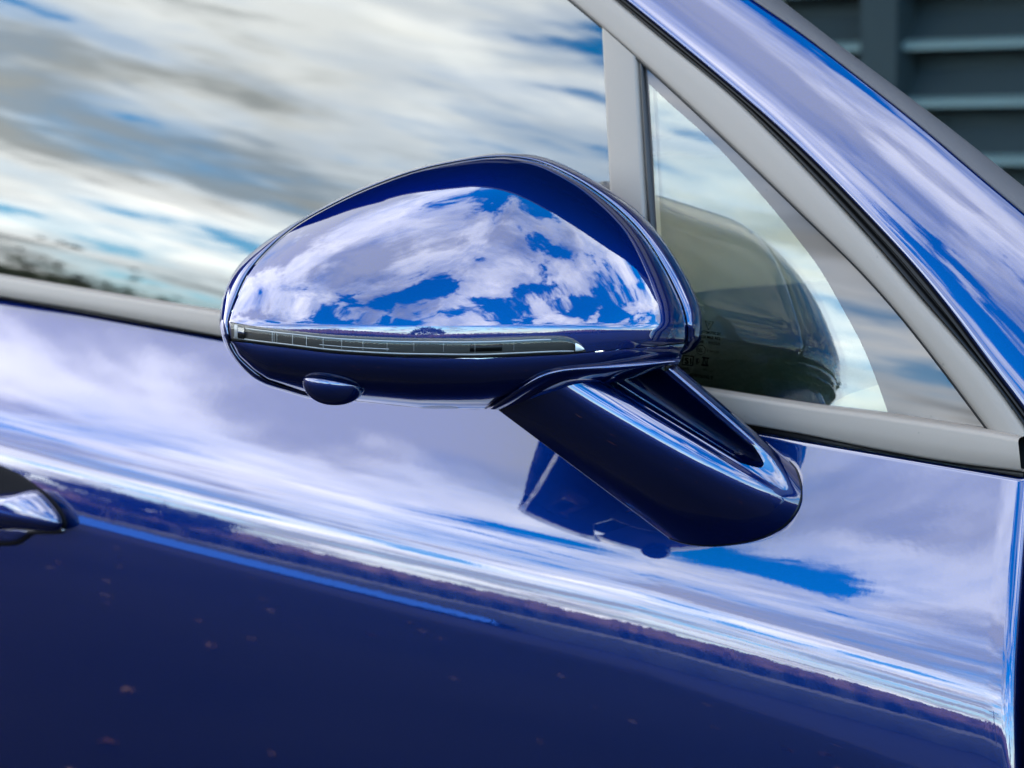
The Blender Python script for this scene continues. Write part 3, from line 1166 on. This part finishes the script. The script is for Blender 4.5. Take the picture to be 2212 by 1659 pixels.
# camera pod below the lower shell, its lens and the puddle lamp
pc = P(714, 826, Z_BASE-0.0445)
ax1 = (RT*math.cos(R(9))-UP*math.sin(R(9))).normalized()
ax2 = (UP*math.cos(R(9))+RT*math.sin(R(9))).normalized()
rows = []
for k in range(1, 24):
    b_ = math.pi*k/24
    row = []
    for q_ in range(40):
        a_ = 2*math.pi*q_/40
        cx_, cy_, cz_ = -math.cos(b_), math.sin(b_)*math.cos(a_), math.sin(b_)*math.sin(a_)
        # blunt towards the outer end, drawn out towards the car, flattened underneath
        lx = .0150 if cx_ < 0 else .0185
        ly = .004 if cy_ > 0 else .0122
        row.append(pc+ax1*(lx*cx_)+ax2*(ly*cy_)-FW*(.0128*cz_))
    rows.append(row)
loft('camera_pod', rows, M['paint'], low, closed_u=True)
lc = P(718, 871.5, Z_BASE-0.046)
rows = []
for dz, rr in ((0.003, .0021), (-.0001, .0021), (-.0004, .0018), (-.0006, .0010), (-.0007, .0002)):
    rows.append([lc+Vector((rr*1.5*math.cos(a), rr*1.5*math.sin(a), dz)) for a in np.arange(20)*2*math.pi/20])
loft('camera_lens', rows, M['gloss_black'], low, closed_u=True)
pillow('puddle_lamp', [(905, 881), (930, 877.5), (960, 876.5), (985, 879), (994, 882.2), (960, 883), (930, 882.6)], low_pt, 0.0008, M['lamp_white'], low, n=40, m=6)

# ------------------------------------------------------------------ mirror arm
UL = [((1446, 1163), (1074, 884), .000), ((1485, 1175), (1115, 872), .012), ((1545, 1179), (1156, 858), .021), ((1632, 1166), (1205, 842), .027), ((1682, 1144), (1238, 831), .0275),
      ((1706, 1124), (1272, 826), .0255), ((1722, 1101), (1296, 825), .0215), ((1730, 1078), (1309, 827), .016)]
UR = [((1730, 1048), (1437, 803), .012), ((1727, 1035), (1445, 797), .013), ((1720, 1015), (1452, 791), .010), ((1706, 997), (1460, 787), .003)]
D_TOP = 1.372


def arm_pt(b, t, off, v, extra=0.0):
    px, py = b[0]+(t[0]-b[0])*v, b[1]+(t[1]-b[1])*v
    pb = on_surf(b[0], b[1], dr(0.0005))
    db = (pb-CAMP).dot(FW)
    q = max(0.0, 1-v)
    vv = 1-q**1.25
    dpt = db+(D_TOP-db)*vv - off*(1-q**3.2) + extra
    return P(px, py, dpt)


def arm_lines(lines, n):
    B = curve([tuple(l[0])+(l[2]*9000,)+tuple(l[1]) for l in lines], n)
    return [((q[0], q[1]), (q[3], q[4]), q[2]/9000) for q in B]


V0 = 0.275


def build_arm():
    # one skin for blade, foot and strut, left open between blade and strut above the foot
    ALL = arm_lines(UL+UR, 150)
    ia = max(k for k, l in enumerate(ALL) if l[1][0] <= 1309.5)
    ib_ = min(k for k, l in enumerate(ALL) if l[1][0] >= 1436.5)
    K0, nv = 22, 70

    def v_end(k):
        q = min(max((k-ia)/(ib_-ia), 0), 1)
        return 0.215+.10*(abs(2*q-1)**2.4)+.03*q

    def line(l, k, dx=(0, 0, 0, 0), extra=0.0):
        (bx, by), (tx, ty), o = l
        ve = v_end(k)
        r = []
        for m in range(nv+1):
            v = ve*m/K0 if m <= K0 else ve+(1-ve)*(m-K0)/(nv-K0)
            r.append(arm_pt((bx+dx[0], by+dx[1]), (tx+dx[2], ty+dx[3]), o, v, extra*min(1, v*4)))
        return r
    rows = [line(ALL[0], 0, (10, -10, 12, -8), .028), line(ALL[0], 0, (1, -1, 1, -1), .006)]
    rows += [line(l, k) for k, l in enumerate(ALL)]
    rows.append(line(ALL[-1], len(ALL), (-4, 2, -4, 3), .03))
    v, f = grid(rows)
    w = nv+1
    keep = []
    for q in f:
        r0, c0 = min(q)//w-2, min(x % w for x in q)
        if ia <= r0 < ib_ and c0 >= K0:
            continue
        keep.append(q)
    face_camera(mesh_obj('mirror_arm', v, keep, M['paint'], low))
    # rolled edge of the opening down at the foot
    rows = []
    for k in range(ia, ib_+1):
        b, t, o = ALL[k]
        ve = v_end(k)
        rows.append([arm_pt(b, t, o, ve), arm_pt(b, t, o, ve+.006, .0006), arm_pt(b, t, o, ve+.011, .003), arm_pt(b, t, o, ve+.013, .009)])
    loft('arm_foot', rows, M['paint'], low)
    L = ALL[:ia+1]
    L2 = ALL[ib_:]
    bA, tA, oA = L[-1]
    bB, tB, oB = L2[0]
    # pocket behind the opening
    rows = []
    for i in range(22):
        s = i/21
        b = (bA[0]+(bB[0]-bA[0])*s, bA[1]+(bB[1]-bA[1])*s)
        t = (tA[0]+(tB[0]-tA[0])*s, tA[1]+(tB[1]-tA[1])*s)
        o = oA+(oB-oA)*s
        dip = .046*min(1, s/.14)*(1-s)**.8
        rows.append([arm_pt(b, t, o, v, .004+dip*(1-math.exp(-(v-.2)*6) if v > .2 else 0)) for v in np.linspace(.2, 1.04, 40)])
    loft('arm_pocket', rows, M['paint'], low)
    # collar that carries the housing
    up = curve([(1047, 883), (1091, 857), (1130, 831), (1169, 809), (1208, 798), (1312, 787), (1416, 775), (1474, 766)], 60)
    dn = curve([(1076, 885), (1115, 875), (1156, 861), (1205, 845), (1240, 834), (1290, 829), (1320, 828), (1370, 815), (1442, 792), (1466, 787)], 60)
    rows = []
    for k in range(15):
        s = k/14
        r = []
        for a, b in zip(up, dn):
            x, y = a[0]+(b[0]-a[0])*s, a[1]+(b[1]-a[1])*s
            hu = low_pt(a[0], a[1])
            du = (hu-CAMP).dot(FW)-.001
            dd = D_TOP-.012
            r.append(P(x, y, du+(dd-du)*s-.010*math.sin(math.pi*min(1, s*1.0))**.7))
        rows.append(r)
    rows.insert(0, [p+ray(1250, 800)*.012 for p in rows[0]])
    rows.append([p+ray(1250, 800)*.03 for p in rows[-1]])
    loft('arm_collar', rows, M['paint'], low)
    # dark gasket under the foot
    foot = [l[0] for l in L]+[l[0] for l in L2]
    rows = []
    c = curve(foot+[(1600, 1060)], 120, closed=True)
    cx, cy = sum(p[0] for p in c)/len(c), sum(p[1] for p in c)/len(c)
    for s, o in ((.8, .0012), (1.0, .0012), (1.012, .0006), (1.014, -.001)):
        rows.append([on_surf(cx+(x-cx)*s, cy+(y-cy)*s, dr(o)) for x, y in c])
    loft('foot_gasket', rows, M['gloss_black'], low, closed_u=True)


build_arm()

# ------------------------------------------------------------------ door handle


def door_pt(px, py, off=0.0):
    return on_surf(px, py, dr(off))


recess_shade = pillow('door_handle', [(-190, 985), (-60, 985), (0, 1005), (42, 1024), (83, 1051), (117, 1080), (138, 1109), (145, 1130), (142, 1143), (125, 1150), (60, 1150), (0, 1146), (-190, 1118)],
                door_pt, 0.0012, M['recess_shade'], car, power=6)
pillow('handle_bezel', [(-190, 1110), (-60, 1130), (60, 1146), (142, 1142), (140, 1150), (104, 1154), (72, 1155), (58, 1166), (42, 1176), (0, 1180), (-190, 1160)], door_pt, 0.0035, M['chrome'], recess_shade, power=5)
pillow('handle_cup', [(-190, 1105), (0, 1142), (60, 1146), (66, 1150), (52, 1160), (38, 1168), (0, 1171), (-190, 1150)], lambda x, y, o=0: door_pt(x, y, o+.003), 0.001, M['paint'], recess_shade, power=5)
pillow('handle_grip', [(-190, 1062), (-60, 1067), (0, 1066), (31, 1063), (77, 1058), (90, 1066), (117, 1095), (132, 1120), (134, 1136), (127, 1145), (62, 1145), (0, 1139), (-190, 1110)],
       lambda x, y, o=0: door_pt(x, y, o+.006), 0.012, M['paint'], recess_shade, power=2.6, q=.6)

# ------------------------------------------------------------------ cabin


def build_cabin():
    c = M['cabin']
    parts = []
    # floor, rear, roof lining, front bulkhead, far side below its windows
    parts.append(box(-2.6, 0.2, .06, 1.75, .40, .45))
    parts.append(box(-2.62, -2.56, .06, 1.75, .45, 1.40))
    parts.append(box(-2.6, -1.0, .16, 1.60, 1.42, 1.46))
    parts.append(box(0.16, 0.2, .06, 1.75, .45, .80))
    parts.append(box(-2.6, 0.2, 1.72, 1.76, .45, .98))
    parts.append(box(-2.6, XF, .05, .07, .45, .90))
    cabin = joined('cabin_lining', parts, c, car, smooth=False)
    # dashboard end behind the quarter pane
    dash = []
    prof = [(0.00, -.20), (0.00, -.035), (.004, -.014), (.014, -.003), (.030, 0), (.10, .006), (.35, .012), (1.5, .012)]
    ref = on_surf(1640, 744, gl(-0.035))
    x_end = on_surf(1752, 800, gl(-0.035)).x
    xs = list(np.linspace(-1.0, x_end-.02, 20))+[x_end-.012, x_end-.005, x_end, x_end+.0005]
    rows = []
    for x in xs:
        e = max(0, (x-(x_end-.02))/.02)
        e = min(e, 1)
        dz = -.030*(1-math.sqrt(max(0, 1-e*e)))
        rows.append([Vector((x, ref.y+a*1.0+.012*e*e, ref.z+b+dz+.0*x)) for a, b in prof])
    loft('dashboard', rows, M['leather'], car)
    # far front seat, beige, and its headrest
    seat = rounded_box('front_seat', -1.75, -1.35, .95, 1.50, .55, 1.16, .06, M['beige'], car)
    rounded_box('headrest', -1.70, -1.50, 1.10, 1.36, 1.18, 1.36, .05, M['beige'], seat)
    # steering wheel
    rows = []
    for i in range(40):
        a = 2*math.pi*i/40
        cc = Vector((-.78+.06*math.sin(a), .47+.18*math.cos(a), .93+.17*math.sin(a)))
        rad = (cc-Vector((-.78, .47, .93))).normalized()
        rows.append([cc+rad*.016*math.cos(b)+Vector((.95, 0, -.3))*.016*math.sin(b) for b in np.arange(10)*.6283])
    loft('steering_wheel', rows, M['black'], car, closed_u=True, closed_v=True)


build_cabin()

# ------------------------------------------------------------------ approval marks printed on the quarter pane


def text_mesh(s, bold=False):
    cu = bpy.data.curves.new('t', 'FONT')
    cu.body = s
    cu.size = 1.0
    cu.offset = 0.02 if bold else 0.008
    cu.resolution_u = 2
    ob = bpy.data.objects.new('t', cu)
    COL.objects.link(ob)
    dg = bpy.context.evaluated_depsgraph_get()
    me = ob.evaluated_get(dg).to_mesh()
    v = [tuple(q.co) for q in me.vertices]
    f = [tuple(p.vertices) for p in me.polygons]
    ob.evaluated_get(dg).to_mesh_clear()
    bpy.data.objects.remove(ob)
    bpy.data.curves.remove(cu)
    return v, f


def printed(name, pieces):
    V, Fc = [], []
    for v, f in pieces:
        b = len(V)
        V += [on_surf(x, y, gl(0.0006)) for x, y in v]
        Fc += [tuple(i+b for i in q) for q in f]
    return mesh_obj(name, V, Fc, M['print'], quarter, smooth=False)


def put(s, x0, x1, ybase, h, slope=.15, bold=False):
    v, f = text_mesh(s, bold)
    w = max(p[0] for p in v)
    return [(x0+(x1-x0)*p[0]/w, ybase-h*p[1]/.72+slope*(x1-x0)*p[0]/w) for p in v], f


def ring(cx, cy, r0, r1, n=24, a0=0, a1=360):
    v, f = [], []
    for i in range(n+1):
        a = R(a0+(a1-a0)*i/n)
        v += [(cx+r0*math.cos(a), cy+r0*math.sin(a)), (cx+r1*math.cos(a), cy+r1*math.sin(a))]
    for i in range(n):
        f.append((2*i, 2*i+1, 2*i+3, 2*i+2))
    return v, f


def bar(x0, y0, x1, y1, w):
    dx, dy = x1-x0, y1-y0
    l = math.hypot(dx, dy)
    nx, ny = -dy/l*w/2, dx/l*w/2
    return [(x0+nx, y0+ny), (x1+nx, y1+ny), (x1-nx, y1-ny), (x0-nx, y0-ny)], [(0, 1, 2, 3)]


printed('glass_marking', [
    bar(1523, 693, 1541, 695.5, 1.1), bar(1541, 695.5, 1530, 713, 1.1), bar(1530, 713, 1523, 693, 1.1), put('P', 1529, 1535, 704.5, 7, .1),
    put('AUTOMOTIVE 20C', 1513, 1557, 719, 6.2, .13, True), put('E24 M62 AS2', 1513, 1556, 729, 6, .13, True), put('43R - 00050', 1505, 1555, 740, 6.4, .13),
    ring(1514, 756, 9.3, 10.5), ring(1511, 756, 3.6, 5, 8, 110, 250), ring(1515, 756.5, 3.6, 5, 8, 110, 250), ring(1519, 757, 3.6, 5, 8, 110, 250),
    put('E 000255', 1527, 1552, 760, 5, .12),
    bar(1476, 768, 1498, 770, 1.8), bar(1498, 770, 1496, 790, 1.8), bar(1496, 790, 1473, 787, 1.8), bar(1473, 787, 1476, 768, 1.8), put('S', 1479, 1488, 785, 13, .1, True), put('I', 1490, 1493, 786, 13, .1, True),
    put('K', 1503, 1508, 787, 14, .1, True), ring(1512, 779.5, 4.5, 6, 8, 110, 250), ring(1513, 780, 2.2, 3.5, 8, 110, 250),
    bar(1517, 772, 1532, 774, 3), bar(1515, 788, 1530, 790, 3), bar(1520, 774, 1518, 789, 1.6), bar(1528, 775, 1527, 789, 1.6), bar(1521, 774, 1526, 789, 1.4),
    put('part. 2', 1473, 1487, 797, 5, .13), put('25 ......', 1519, 1541, 800, 4.5, .13),
    put('DP1 -4100106762 T', 1470, 1540, 809, 7, .16, True)])
